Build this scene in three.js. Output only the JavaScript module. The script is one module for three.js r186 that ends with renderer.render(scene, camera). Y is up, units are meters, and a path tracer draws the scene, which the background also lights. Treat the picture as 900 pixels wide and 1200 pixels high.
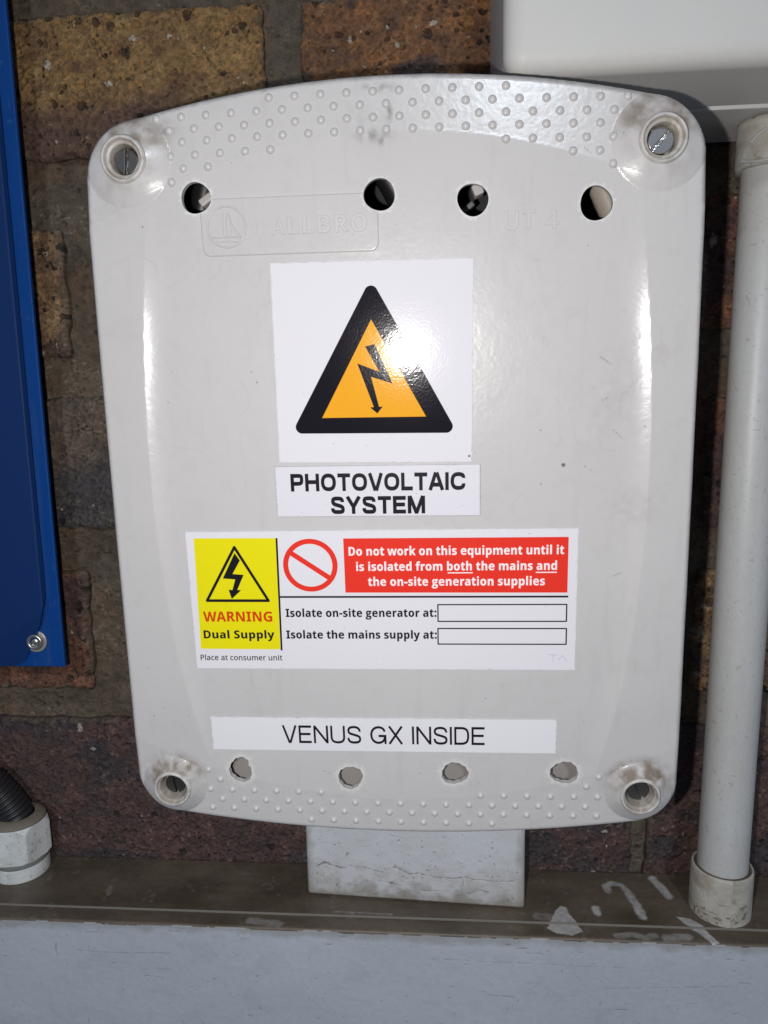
import * as THREE from 'three';
import { RoundedBoxGeometry } from 'three/addons/geometries/RoundedBoxGeometry.js';
import { mergeGeometries } from 'three/addons/utils/BufferGeometryUtils.js';
import { FontLoader } from 'three/addons/loaders/FontLoader.js';
import { TextGeometry } from 'three/addons/geometries/TextGeometry.js';

// ---------------------------------------------------------------- camera, sky, lights, exposure
// metres; the brick faces lie at z = 0, the lens is 41 cm in front of them at x = y = 0
const scene = new THREE.Scene();
const camera = new THREE.PerspectiveCamera(67.38, 0.75, 0.01, 60);
camera.position.set(0, 0, 0.41);
camera.rotation.set(-0.15842505, 0.08059708, -0.02040274, 'YXZ');
scene.add(camera);

const renderer = new THREE.WebGLRenderer({ antialias: true });
renderer.toneMapping = THREE.LinearToneMapping;
renderer.toneMappingExposure = 1.0;
renderer.shadowMap.enabled = true;

{ // soft daylight sky, a little brighter and paler to the horizon
  const W = 256, H = 128, d = new Float32Array(W * H * 4);
  for (let j = 0; j < H; j++) {
    const el = ((j + 0.5) / H - 0.5) * Math.PI, t = Math.max(0, Math.sin(el));
    for (let i = 0; i < W; i++) {
      const k = (j * W + i) * 4, g = el > 0 ? 1.15 - 0.35 * Math.sqrt(t) : 0.55;
      d[k] = 0.094 * g; d[k + 1] = 0.113 * g; d[k + 2] = 0.158 * g; d[k + 3] = 1;
    }
  }
  const sky = new THREE.DataTexture(d, W, H, THREE.RGBAFormat, THREE.FloatType);
  sky.mapping = THREE.EquirectangularReflectionMapping; sky.magFilter = sky.minFilter = THREE.LinearFilter; sky.needsUpdate = true;
  scene.background = sky; scene.environment = sky;
}
const sun = new THREE.DirectionalLight(new THREE.Color(0.80, 0.90, 1.0), 0.72);   // daylight from behind the photographer
sun.position.set(0.04, 0.147, 0.277).multiplyScalar(10);
sun.shadow.radius = 8; sun.castShadow = true;
Object.assign(sun.shadow.camera, { left: -0.5, right: 0.5, top: 0.5, bottom: -0.5, near: 0.1, far: 8 });
scene.add(sun, sun.target);
const flash = new THREE.PointLight(new THREE.Color(1, 0.955, 0.935), 0.247);      // the camera's flash, beside the lens
flash.position.set(-0.030, -0.0115, 0.412);
flash.shadow.radius = 0.15; flash.castShadow = true;
scene.add(flash);

// ---------------------------------------------------------------- helpers
const mm = 0.001;
const clamp = (x, a, b) => Math.min(b, Math.max(a, x)), mix = (a, b, t) => a + (b - a) * t;
const sst = (a, b, x) => { const t = clamp((x - a) / (b - a), 0, 1); return t * t * (3 - 2 * t); };
function rng(seed) { return () => { seed = (seed + 0x6d2b79f5) | 0; let t = Math.imul(seed ^ (seed >>> 15), 1 | seed); t = (t + Math.imul(t ^ (t >>> 7), 61 | t)) ^ t; return ((t ^ (t >>> 14)) >>> 0) / 4294967296; }; }
function hash(x, y, s) { let h = Math.imul(x, 374761393) + Math.imul(y, 668265263) + Math.imul(s, 2147483647 ^ 0x5bd1e995); h = Math.imul(h ^ (h >>> 13), 1274126177); h ^= h >>> 16; h = Math.imul(h, 0x85ebca6b); return ((h ^ (h >>> 13)) >>> 0) / 4294967296; }
function vn(x, y, s = 0) { const i = Math.floor(x), j = Math.floor(y); let u = x - i, v = y - j; u = u * u * (3 - 2 * u); v = v * v * (3 - 2 * v); return mix(mix(hash(i, j, s), hash(i + 1, j, s), u), mix(hash(i, j + 1, s), hash(i + 1, j + 1, s), u), v); }
function fbm(x, y, s = 0, o = 4) { let a = 0.5, r = 0, n = 0; for (let k = 0; k < o; k++) { r += a * vn(x, y, s + k * 17); n += a; a *= 0.5; x = x * 2.03 + 7.1; y = y * 2.03 + 3.7; } return r / n; }
const toS = (c) => Math.round(255 * clamp(c <= 0.0031308 ? c * 12.92 : 1.055 * Math.pow(c, 1 / 2.4) - 0.055, 0, 1));
const lerp3 = (a, b, t) => [mix(a[0], b[0], t), mix(a[1], b[1], t), mix(a[2], b[2], t)];

// colour (linear) and height from one function of millimetres
function procTex(wmm, hmm, ppm, fn) {
  const W = Math.round(wmm * ppm), H = Math.round(hmm * ppm), c = new Uint8Array(W * H * 4), b = new Uint8Array(W * H * 4);
  for (let j = 0; j < H; j++) for (let i = 0; i < W; i++) {
    const o = fn((i + 0.5) / ppm, (j + 0.5) / ppm), k = (j * W + i) * 4, h = Math.round(255 * clamp(o[3] ?? 0.5, 0, 1));
    c[k] = toS(o[0]); c[k + 1] = toS(o[1]); c[k + 2] = toS(o[2]); c[k + 3] = 255;
    b[k] = b[k + 1] = b[k + 2] = h; b[k + 3] = 255;
  }
  const tex = (d, srgb) => { const t = new THREE.DataTexture(d, W, H); t.magFilter = t.minFilter = THREE.LinearFilter; t.wrapS = t.wrapT = THREE.RepeatWrapping; if (srgb) t.colorSpace = THREE.SRGBColorSpace; t.needsUpdate = true; return t; };
  return { map: tex(c, true), bump: tex(b, false) };
}
function canvasTex(wmm, hmm, ppm, draw) {     // draw(g) works in millimetres, y down
  const cv = document.createElement('canvas'); cv.width = Math.round(wmm * ppm); cv.height = Math.round(hmm * ppm);
  const g = cv.getContext('2d'); g.scale(ppm, ppm); draw(g, cv, ppm);
  const t = new THREE.CanvasTexture(cv); t.colorSpace = THREE.SRGBColorSpace; return t;
}

// a sheet z(x, y) cut along sdf < 0, with walls dropped from its cut edges; all in millimetres
function sheet({ x0, x1, y0, y1, step, sdf, z, depth = () => 3, uv = (x, y) => [x * mm, y * mm], eps }) {
  const nx = Math.ceil((x1 - x0) / step), ny = Math.ceil((y1 - y0) / step), P = [], N = [], U = [], I = [];
  eps = eps ?? step * 0.4;
  const add = (x, y, zz, n) => { P.push(x * mm, y * mm, zz * mm); N.push(n[0], n[1], n[2]); const t = uv(x, y); U.push(t[0], t[1]); return P.length / 3 - 1; };
  const top = (x, y) => { const a = (z(x + eps, y) - z(x - eps, y)) / (2 * eps), b = (z(x, y + eps) - z(x, y - eps)) / (2 * eps), l = Math.hypot(a, b, 1); return add(x, y, z(x, y), [-a / l, -b / l, 1 / l]); };
  const S = new Float32Array((nx + 1) * (ny + 1)), V = new Int32Array((nx + 1) * (ny + 1)).fill(-1), gx = (i) => x0 + (x1 - x0) * i / nx, gy = (j) => y0 + (y1 - y0) * j / ny;
  for (let j = 0; j <= ny; j++) for (let i = 0; i <= nx; i++) S[j * (nx + 1) + i] = sdf(gx(i), gy(j));
  const vert = (k) => { if (V[k] < 0) V[k] = top(gx(k % (nx + 1)), gy(Math.floor(k / (nx + 1)))); return V[k]; };
  const wall = (a, b) => {                                        // a, b: the ends of a cut, [x, y]
    const mx = (a[0] + b[0]) / 2, my = (a[1] + b[1]) / 2; let dx = sdf(mx + 0.1, my) - sdf(mx - 0.1, my), dy = sdf(mx, my + 0.1) - sdf(mx, my - 0.1); const l = Math.hypot(dx, dy) || 1; dx /= l; dy /= l;
    const za = z(a[0], a[1]), zb = z(b[0], b[1]), D = depth(mx, my), n = [dx, dy, 0];
    const p = add(a[0], a[1], za, n), q = add(b[0], b[1], zb, n), r = add(b[0], b[1], zb - D, n), s = add(a[0], a[1], za - D, n);
    if ((b[1] - a[1]) * dx - (b[0] - a[0]) * dy > 0) I.push(p, s, q, q, s, r); else I.push(p, q, s, q, r, s);
  };
  for (let j = 0; j < ny; j++) for (let i = 0; i < nx; i++) {
    const k = j * (nx + 1) + i, c = [k, k + 1, k + nx + 2, k + nx + 1];
    for (const t of [[c[0], c[1], c[2]], [c[0], c[2], c[3]]]) {
      const inside = t.map((q) => S[q] < 0), n = inside.filter(Boolean).length;
      if (n === 3) I.push(...t.map(vert));
      else if (n) {
        const poly = [], cuts = [];
        for (let e = 0; e < 3; e++) {
          const a = t[e], b = t[(e + 1) % 3], A = [gx(a % (nx + 1)), gy(Math.floor(a / (nx + 1)))], B = [gx(b % (nx + 1)), gy(Math.floor(b / (nx + 1)))];
          if (S[a] < 0) poly.push(vert(a));
          if ((S[a] < 0) !== (S[b] < 0)) { const f = S[a] / (S[a] - S[b]), p = [mix(A[0], B[0], f), mix(A[1], B[1], f)]; cuts.push(p); poly.push(top(p[0], p[1])); }
        }
        for (let e = 1; e + 1 < poly.length; e++) I.push(poly[0], poly[e], poly[e + 1]);
        if (cuts.length === 2) wall(cuts[0], cuts[1]);
      }
    }
  }
  const g = new THREE.BufferGeometry();
  g.setAttribute('position', new THREE.Float32BufferAttribute(P, 3)); g.setAttribute('normal', new THREE.Float32BufferAttribute(N, 3)); g.setAttribute('uv', new THREE.Float32BufferAttribute(U, 2)); g.setIndex(I);
  return g;
}
const box2 = (x, y, hw, hh, r) => { const a = Math.abs(x) - hw + r, b = Math.abs(y) - hh + r; return Math.hypot(Math.max(a, 0), Math.max(b, 0)) + Math.min(Math.max(a, b), 0) - r; };
const seg2 = (x, y, ax, ay, bx, by) => { const dx = bx - ax, dy = by - ay, t = clamp(((x - ax) * dx + (y - ay) * dy) / (dx * dx + dy * dy), 0, 1); return Math.hypot(x - ax - dx * t, y - ay - dy * t); };

const count = {};
const numbered = (n) => { const k = (count[n] = (count[n] ?? -1) + 1); return k ? n + '_' + String(k).padStart(3, '0') : n; };
function thing(name, label, category, p = [0, 0, 0], group) {
  const o = new THREE.Group(); o.name = numbered(name); o.position.set(p[0] * mm, p[1] * mm, p[2] * mm); o.userData = { label, category };
  if (group) o.userData.group = group;
  scene.add(o); return o;
}
function part(name, geo, mat, parent, p, label) {
  const o = new THREE.Mesh(geo, mat); o.name = numbered(name); o.castShadow = o.receiveShadow = true;
  if (p) o.position.set(p[0] * mm, p[1] * mm, p[2] * mm);
  if (label) o.userData.label = label;
  parent.add(o); return o;
}
const rbox = (w, h, d, r, s = 3) => new RoundedBoxGeometry(w * mm, h * mm, d * mm, s, r * mm);
const tube = (pts, r, n = 40, m = 12, closed = false) => new THREE.TubeGeometry(new THREE.CatmullRomCurve3(pts.map((p) => new THREE.Vector3(p[0] * mm, p[1] * mm, p[2] * mm)), closed), n, r * mm, m, closed);
function lathe(pts, n = 64, wmm = 0, hmm = 1) {     // with wmm, hmm: texture laid on in millimetres
  const g = new THREE.LatheGeometry(pts.map((p) => new THREE.Vector2(p[0] * mm, p[1] * mm)), n);
  if (wmm) { const p = g.attributes.position, uv = g.attributes.uv, r = Math.max(...pts.map((q) => q[0])), reps = Math.max(1, Math.round(2 * Math.PI * r / wmm)); let k = 0, s = pts[0][1]; const vs = pts.map((q, i) => { if (i) s += Math.hypot(q[0] - pts[i - 1][0], q[1] - pts[i - 1][1]); return s; }); for (let i = 0; i < p.count; i++) { k = i % pts.length; uv.setXY(i, uv.getX(i) * reps, vs[k] / hmm); } }
  return g;
}
const std = (o) => new THREE.MeshStandardMaterial(o), phys = (o) => new THREE.MeshPhysicalMaterial(o);
const rgb = (r, g, b) => new THREE.Color().setRGB(r, g, b);

// ---------------------------------------------------------------- brick wall
const wall = thing('brick_wall', 'old wall of brown and purple stock bricks with thick grey mortar behind the grey box', 'wall');
{
  const WX0 = -330, WX1 = 270, WY0 = -330, WY1 = 290;
  const t = procTex(WX1 - WX0, WY1 - WY0, 2, (x, y) => {
    const n = fbm(x / 26, y / 20, 5), f = fbm(x / 3.2, y / 2.6, 9, 3), g = vn(x * 1.6, y * 1.6, 3), s = fbm(x / 60 + 4, y / 46, 31, 3);
    let c = lerp3([0.072, 0.053, 0.036], [0.158, 0.12, 0.081], clamp(n * 1.3 - 0.2, 0, 1));
    c = lerp3(c, [0.1, 0.084, 0.063], sst(0.5, 0.7, s) * 0.7);
    c = lerp3(c, [0.135, 0.082, 0.052], sst(0.56, 0.72, fbm(x / 17, y / 30, 77, 3)) * 0.6);
    const k = 0.55 + 0.75 * f + 0.3 * (g - 0.5) + 0.22 * (hash(Math.floor(x * 2), Math.floor(y * 2), 77) - 0.5), pit = sst(0.78, 0.9, vn(x / 1.7, y / 1.4, 41)) * sst(0.5, 0.6, fbm(x / 8, y / 8, 44, 2)) * 0.4, hi = sst(0.8, 0.9, vn(x / 1.4, y / 1.1, 51)) * sst(0.45, 0.65, n);
    return [c[0] * k * (1 - pit) + hi * 0.09, c[1] * k * (1 - pit) + hi * 0.085, c[2] * k * (1 - pit) + hi * 0.072, 0.25 + 0.5 * f + 0.12 * g - pit * 0.6];
  });
  const mat = std({ map: t.map, bumpMap: t.bump, bumpScale: 0.003, roughness: 0.95 });
  const geo = sheet({
    x0: WX0, x1: WX1, y0: WY0, y1: WY1, step: 2, sdf: () => -1, uv: (x, y) => [(x - WX0) / (WX1 - WX0), (y - WY0) / (WY1 - WY0)],
    z: (x, y) => -4.4 + 3.6 * (fbm(x / 21, y / 15, 61, 4) - 0.5) * 1.6 + 0.9 * (fbm(x / 3, y / 2.2, 71, 2) - 0.5),
  });
  part('mortar', geo, mat, wall, null, 'thick rough grey brown mortar between the bricks');
  part('wall_core', rbox(WX1 - WX0, WY1 - WY0, 60, 1, 1), mat, wall, [(WX0 + WX1) / 2, (WY0 + WY1) / 2, -38.5]);

  const K = {
    yellow: { a: [0.30, 0.185, 0.068], b: [0.17, 0.092, 0.042], burn: [0.10, 0.058, 0.048], pits: 1.5, fleck: 1.5, grad: 1 },
    orange: { a: [0.27, 0.125, 0.045], b: [0.125, 0.066, 0.04], burn: [0.06, 0.043, 0.042], pits: 1.5, fleck: 1.7, grad: 0 },
    crumbly: { a: [0.34, 0.225, 0.115], b: [0.145, 0.084, 0.048], burn: [0.08, 0.052, 0.045], pits: 1.3, fleck: 2.2, grad: 0 },
    red: { a: [0.205, 0.093, 0.053], b: [0.12, 0.062, 0.042], burn: [0.06, 0.04, 0.042], pits: 1, fleck: 1.6, grad: 0 },
    purple: { a: [0.112, 0.06, 0.052], b: [0.064, 0.041, 0.039], burn: [0.043, 0.037, 0.04], pits: 0.6, fleck: 1.3, grad: 0 },
    slate: { a: [0.15, 0.11, 0.08], b: [0.10, 0.075, 0.058], burn: [0.052, 0.05, 0.054], pits: 0.3, fleck: 0.4, grad: -1 },
  };
  function brick(x0, x1, y0, y1, kind, seed, label) {
    const w = x1 - x0, h = y1 - y0, k = K[kind], R = rng(seed * 977 + 5), spots = [], marks = [];
    for (let i = 0; i < 110 * k.pits; i++) spots.push([R() * w, R() * h, 0.45 + 1.9 * R() ** 4, R()]);
    for (let i = 0; i < 30 * k.fleck; i++) marks.push([R() * w, R() * h, 0.3 + 1.9 * R() ** 5, 0.5 + R()]);
    const t = procTex(w, h, 2.4, (x, y) => {
      const n = fbm(x / 30, y / 17, seed), m = fbm(x / 9, y / 7, seed + 100), f = fbm(x / 1.7, y / 1.5, seed + 200, 3), sp = vn(x * 0.95, y * 0.95, seed + 300);
      let c = lerp3(k.b, k.a, clamp(m * 1.5 - 0.28 + (n - 0.5) * 0.8, 0, 1));
      const q = k.grad > 0 ? sst(0.62, 0.22, y / h + (n - 0.5) * 0.55) : k.grad < 0 ? sst(0.7, 0.3, y / h + (n - 0.5) * 0.5) : sst(0.52, 0.68, n);
      c = lerp3(c, k.burn, q * 0.85);
      const og = sst(0.62, 0.8, vn(x * 0.6 + 9, y * 0.7, seed + 500)) * sst(0.4, 0.6, vn(x / 7, y / 6, seed + 510)) * (1 - q * 0.7); c = lerp3(c, [c[0] * 1.6 + 0.02, c[1] * 1.35 + 0.008, c[2]], og * (kind === 'purple' || kind === 'slate' ? 0.12 : kind === 'yellow' ? 0.45 : 0.6));
      let g = 0.4 + 1.06 * f + 0.34 * (hash(Math.floor(x * 2.4), Math.floor(y * 2.4), seed) - 0.5) + 0.3 * (vn(x * 1.3, y * 1.3, seed + 400) - 0.5), hgt = 0.3 + 0.42 * f + 0.2 * m;
      if (sp > 0.8) { const e = sst(0.8, 0.92, sp) * (1 - q * 0.6) * sst(0.4, 0.6, vn(x / 5, y / 5, seed + 320)); g *= 1 - 0.4 * e; hgt -= 0.18 * e; }
      const gr = vn(x * 0.8 + 50, y * 0.9, seed + 350), cr = sst(0.76, 0.88, gr) * sst(0.42, 0.58, m) * (kind === 'crumbly' ? 1 : 0.42);
      c = lerp3(c, [0.42, 0.33, 0.22], cr * 0.55);
      for (const s of spots) { const d = Math.hypot(x - s[0], (y - s[1]) * (0.8 + s[3] * 0.5)) + (vn(x, y, seed + 7) - 0.5) * 1.3; if (d < s[2]) { g *= 0.36; hgt -= 0.3; } }
      for (const s of marks) { const d = Math.hypot(x - s[0], (y - s[1]) * s[3]) + (vn(x * 0.9, y * 0.9, seed + 9) - 0.5) * 1.9; if (d < s[2]) { c = lerp3(c, [0.42, 0.375, 0.3], sst(s[2], s[2] - 0.4, d) * 0.9); g = Math.max(g, 0.85); hgt += 0.16; } }
      const ed = Math.min(x, w - x, y, h - y) + (fbm(x / 5, y / 5, seed + 11, 3) - 0.5) * 9, mo = sst(2.6, 0.3, ed);       // mortar smeared over the arrises
      c = lerp3(c, [0.105, 0.084, 0.06], mo * 0.7);
      return [c[0] * g, c[1] * g, c[2] * g, hgt];
    });
    const geo = sheet({
      x0: -w / 2 - 1.5, x1: w / 2 + 1.5, y0: -h / 2 - 1.5, y1: h / 2 + 1.5, step: 1.4, uv: (x, y) => [clamp((x + w / 2) / w, 0.002, 0.998), clamp((y + h / 2) / h, 0.004, 0.996)],
      sdf: (x, y) => box2(x, y, w / 2, h / 2, 4) + (fbm(x / 7, y / 7, seed + 21, 3) - 0.5) * 3.4,
      z: (x, y) => { const d = Math.max(0, -box2(x, y, w / 2, h / 2, 4) - (fbm(x / 7, y / 7, seed + 21, 3) - 0.5) * 3.4), r = 2.6; const e = d < r ? r - Math.sqrt(Math.max(0, r * r - (r - d) ** 2)) : 0; const chip = Math.max(0, fbm(x / 4.5, y / 4.5, seed + 51, 3) - 0.6) * 14; return -e - chip * 0.5 + 0.6 + 2.4 * (fbm(x / 19, y / 15, seed + 31, 4) - 0.5) + 1.1 * (fbm(x / 2.6, y / 2.4, seed + 41, 2) - 0.5) + 0.3; },
      depth: () => 10,
    });
    part('brick', geo, std({ map: t.map, bumpMap: t.bump, bumpScale: 0.0034, roughness: 0.9 }), wall, [(x0 + x1) / 2, (y0 + y1) / 2, 0], label);
  }
  brick(-318, -110, 220, 284, 'purple', 61); brick(-88, 130, 219, 284, 'red', 62);
  brick(-306, -89, 122, 190.5, 'yellow', 1, 'yellow brick with a dark burnt lower half');
  brick(-70, 146, 121, 190.5, 'orange', 2, 'orange brown brick with white flecks');
  brick(165, 262, 122, 190, 'red', 3);
  brick(-326, -202, 20.5, 88, 'crumbly', 4, 'pale crumbling brick end');
  brick(-26, 118, 22, 90, 'red', 5); brick(130, 262, 26, 92, 'red', 6);
  brick(-320, -100, -74, -1, 'slate', 7, 'flat dark grey brick'); brick(-80, 122, -74, -2, 'purple', 8); brick(136, 262, -76, -7, 'red', 9);
  brick(-326, -204, -169, -98, 'red', 10, 'reddish brown brick with a ragged lower edge');
  brick(-20, 120, -168, -100, 'purple', 11); brick(133, 262, -166, -98, 'crumbly', 12);
  brick(-322, -62, -292, -187, 'purple', 13, 'dark purple brick'); brick(-48, 104, -292, -188, 'purple', 14); brick(112, 262, -292, -187, 'purple', 15);
}

// ---------------------------------------------------------------- grey enclosure
const enc = thing('plastic_enclosure', 'light grey plastic enclosure with dotted rims, four screws and white warning labels', 'electrical box', [-20, -37, 0]);
const BOSS = [[-96.4, 122.4, 16.6, 3.4], [96.3, 121.3, 17, 3.4], [-100.6, -134.8, 14.2, 3.4], [100.6, -133.6, 14.2, 3.4]];
const HOLES = [[-71.1, 108.5, 5.5, 5.6, 1], [-3.0, 107.1, 5.6, 5.7, 2], [30.8, 104.1, 5.6, 5.6, 3], [74.6, 101.3, 5.8, 5.8, 4], [-70.1, -126.6, 5.2, 5.8, 5], [-21.9, -129.3, 5.3, 5.3, 6], [23.2, -126.3, 5.5, 5.2, 7], [69.4, -125, 5.6, 5.3, 8]];
const topArc = (x) => 147.8 - (436 - Math.sqrt(436 * 436 - x * x)), botArc = (x) => -157.0 + (690 - Math.sqrt(690 * 690 - x * x));
function outline(x, y, inset = 0) {
  const r = 16.5 - Math.min(10, inset), a = Math.abs(x + 0.4) - (115.1 - 0.0155 * y) + inset + r, b = Math.max(y - topArc(x), botArc(x) - y) + inset + r;
  return Math.hypot(Math.max(a, 0), Math.max(b, 0)) + Math.min(Math.max(a, b), 0) - r;
}
function holeD(x, y) {
  let d = 1e9;
  for (const [u, v, a, b, s] of HOLES) {
    const dx = (x - u) / a, dy = (y - v) / b, l = Math.hypot(dx, dy), an = Math.atan2(dy, dx), rough = s > 4 ? 0.09 : 0.05;
    if (l > 3) { d = Math.min(d, (l - 1) * a); continue; }
    const R = 1 + rough * (Math.sin(an * 2 + s) * 0.5 + Math.sin(an * 3 + s * 2.1) * 0.5) + (s === 5 ? 0.16 * Math.exp(-((an - 0.5) ** 2) / 0.05) * -1 : 0) + (s > 4 ? 0.03 * Math.sin(an * 11 + s) : 0);
    d = Math.min(d, (l - R) * a);
  }
  return d;
}
const bossHole = (x, y) => Math.min(...BOSS.map((b) => Math.hypot(x - b[0], y - b[1]))) - 6.5;
const bandLow = (x) => 128.0 - 15.2 * (x / 82) ** 2, bandUp = (x) => -138.5 + 13.5 * (x / 82) ** 2;
function lidZ(x, y) {
  let z = 0;
  const ax = Math.abs(x), edge = 97.6 - 0.00125 * (y - 5) ** 2 * 0.62 - (y < -60 ? (y + 60) ** 2 * 0.0006 : 0), e = edge - ax;       // bowed creases left and right of the middle panel
  const A = 1.85 * mix(0.85, 1, sst(-70, -20, y)) * sst(-142, -92, y) * sst(118, 55, y), wd = mix(8, 11.5, sst(-66, -14, y)), side = e > 0 ? (1 - Math.min(1, e / wd)) ** 2.2 : 1 - 0.035 * -e / 2.9 * 3;
  z += A * side;
  const t = y - bandLow(x); if (t > 0) z -= 0.115 * t * sst(0, 1.2, t);          // upper dotted band leans back
  const b = bandUp(x) - y; if (b > 0) z -= 0.06 * b * sst(0, 2, b);
  let m = 0;
  for (const [u, v, r, h] of BOSS) { const d = Math.hypot(x - u, y - v); if (d < r) m = Math.max(m, h * Math.pow(Math.min(1, (r - d) / (r - 8.2)), 0.85)); }
  z += m;
  const d = -outline(x, y), r = 2.4; if (d < r) z -= r - Math.sqrt(Math.max(0.01, r * r - (r - Math.max(0, d)) ** 2));
  return z;
}
const LIDW = 240, LIDH = 310;
const lidTex = (() => {
  const R = rng(77), specks = []; for (let i = 0; i < 90; i++) specks.push([R() * LIDW - 120, R() * LIDH - 157, 0.14 + 0.3 * R() ** 3, 0.25 + 0.45 * R()]);
  specks.push([65.5, 6.8, 0.75, 0.8, 1]);
  const scr = [[78.0, 47.4, 80.6, 45.6], [80.6, 45.6, 82.6, 44.2], [79, 31.2, 82.0, 32.6], [-34, -126.2, -30.6, -127.2], [86, -38, 90, -36], [70, 120, 72, 118], [84, 20, 87, 17]];
  return procTex(LIDW, LIDH, 4, (px, py) => {
    const x = px - 120, y = py - 157, n = fbm(x / 30, y / 30, 3, 4), f = fbm(x / 1.2, y / 1.2, 8, 2);
    let c = [0.585, 0.572, 0.558], k = 0.965 + 0.05 * n + 0.02 * (f - 0.5), dirt = 0, soot = 0;
    for (const [u, v, r] of BOSS) {                              // dust lodged on and around the screw bosses
      const dx = x - u, dy = y - v, d = Math.hypot(dx, dy), q = fbm(x / 4, y / 4, 15, 4), low = v < 0 ? 1.15 : 0.8;
      if (d < r + 9) {
        const up = sst(-0.35, 0.8, dy / (d + 1e-3));
        dirt = Math.max(dirt, low * (0.55 + 0.45 * up) * up * sst(r + 5, r - 4, d) * clamp(q * 1.9 - 0.45, 0, 1));
        dirt = Math.max(dirt, low * 0.3 * sst(r, 9, d) * clamp(q * 1.6 - 0.4, 0, 1));
      }
    }
    const sm = (u, v, a, b, w) => { const dx = (x - u) / a, dy = (y - v) / b; soot = Math.max(soot, w * Math.exp(-(dx * dx + dy * dy)) * clamp(fbm(x / 2.4, y / 2.4, 25, 3) * 2.2 - 0.55, 0, 1)); };
    sm(-4.5, 127.2, 6, 2.2, 0.55); sm(-1.8, 125.4, 1.5, 2.8, 0.55); sm(1.2, 135, 1.1, 3.8, 0.75); sm(-3, 143, 6, 1.6, 0.5); sm(-9, 133, 6, 5, 0.14); sm(84, 30, 12, 22, 0.10); sm(92, -10, 9, 8, 0.14);
    sm(-81, 133, 4, 3, 0.5); sm(-106, 110, 9, 14, 0.10); sm(-60, 90, 30, 14, 0.05);
    c = lerp3(c, [0.20, 0.155, 0.105], clamp(dirt * 1.25, 0, 1) * 0.88);
    c = lerp3(c, [0.12, 0.11, 0.10], clamp(soot, 0, 1));
    const dh = holeD(x, y); if (dh < 3.5) c = lerp3(c, [0.72, 0.71, 0.68], sst(y < 0 ? 2.6 : 1.1, 0.2, dh + (fbm(x / 1.1, y / 1.1, 35, 3) - 0.5) * 3) * 0.8);
    for (const s of specks) { const d = Math.hypot(x - s[0], y - s[1]); if (d < s[2]) c = lerp3(c, s[4] ? [0.12, 0.06, 0.035] : [0.16, 0.14, 0.12], s[3]); }
    for (const s of scr) { const d = seg2(x, y, s[0], s[1], s[2], s[3]); if (d < 0.3) c = lerp3(c, [0.2, 0.2, 0.2], 0.6 * sst(0.34, 0.06, d) * sst(0.3, 0.6, fbm(x * 2, y * 2, 91, 2))); }
    const wear = sst(0.62, 0.8, fbm(x / 3, y / 26, 191, 4)) * 0.06 + sst(0.6, 0.75, fbm(x / 9, y / 7, 201, 4)) * 0.045 + (Math.abs(fbm(x / 26 + y / 90, y / 34, 211, 3) - 0.5) < 0.004 ? 0.09 * sst(0.45, 0.6, fbm(x / 12, y / 12, 221, 2)) : 0); c = lerp3(c, [0.3, 0.28, 0.25], wear);
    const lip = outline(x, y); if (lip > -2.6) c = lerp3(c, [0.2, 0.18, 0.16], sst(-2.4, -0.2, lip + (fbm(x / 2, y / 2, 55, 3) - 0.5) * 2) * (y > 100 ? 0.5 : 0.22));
    return [c[0] * k, c[1] * k, c[2] * k, 0.5 + 0.35 * (f - 0.5) + 0.5 * (fbm(x / 5, y / 5, 65, 2) - 0.5)];
  });
})();
const greyPlastic = phys({ color: rgb(0.545, 0.535, 0.52), roughness: 0.36 });
const lidMat = phys({ map: lidTex.map, bumpMap: lidTex.bump, bumpScale: 0.00009, roughness: 0.25 });
{
  // hollow body behind the lid
  const path = (inset) => { const p = []; for (let i = 0; i < 160; i++) { const a = i / 160 * Math.PI * 2, cx = Math.cos(a), cy = Math.sin(a); let r = 190; for (let k = 0; k < 26; k++) { const d = outline(cx * r, -4 + cy * r, inset); if (Math.abs(d) < 0.02) break; r -= d * 0.9; } p.push(new THREE.Vector2(cx * r * mm, (-4 + cy * r) * mm)); } return p; };
  const s = new THREE.Shape(path(5)); s.holes.push(new THREE.Path(path(8.5)));
  const walls = new THREE.ExtrudeGeometry(s, { depth: 90 * mm, bevelEnabled: false });
  const back = new THREE.ExtrudeGeometry(new THREE.Shape(path(8.4)), { depth: 3 * mm, bevelEnabled: false });
  part('enclosure_base', mergeGeometries([walls, back].map((g) => { g.translate(0, 0, 2.2 * mm); return g; })), greyPlastic, enc, null, 'hollow grey body between the lid and the wall');
}
part('inner_ledge', rbox(196, 34, 26, 2), std({ color: rgb(0.30, 0.28, 0.265), roughness: 0.6 }), enc, [0, -133, 76], 'grey ledge inside the body, seen through the lower holes');
const lid = part('lid', sheet({
  x0: -119.5, x1: 119.5, y0: -158, y1: 149.5, step: 0.7, sdf: (x, y) => Math.max(outline(x, y), -holeD(x, y), -bossHole(x, y)), z: lidZ,
  depth: (x, y) => (outline(x, y) > -1 ? 16 : 2.6), uv: (x, y) => [(x + 120) / LIDW, (y + 157) / LIDH],
}), lidMat, enc, [0, 0, 110], 'light grey lid with a bowed middle panel and drilled round holes');
lid.rotation.x = THREE.MathUtils.degToRad(3.8);

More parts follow.
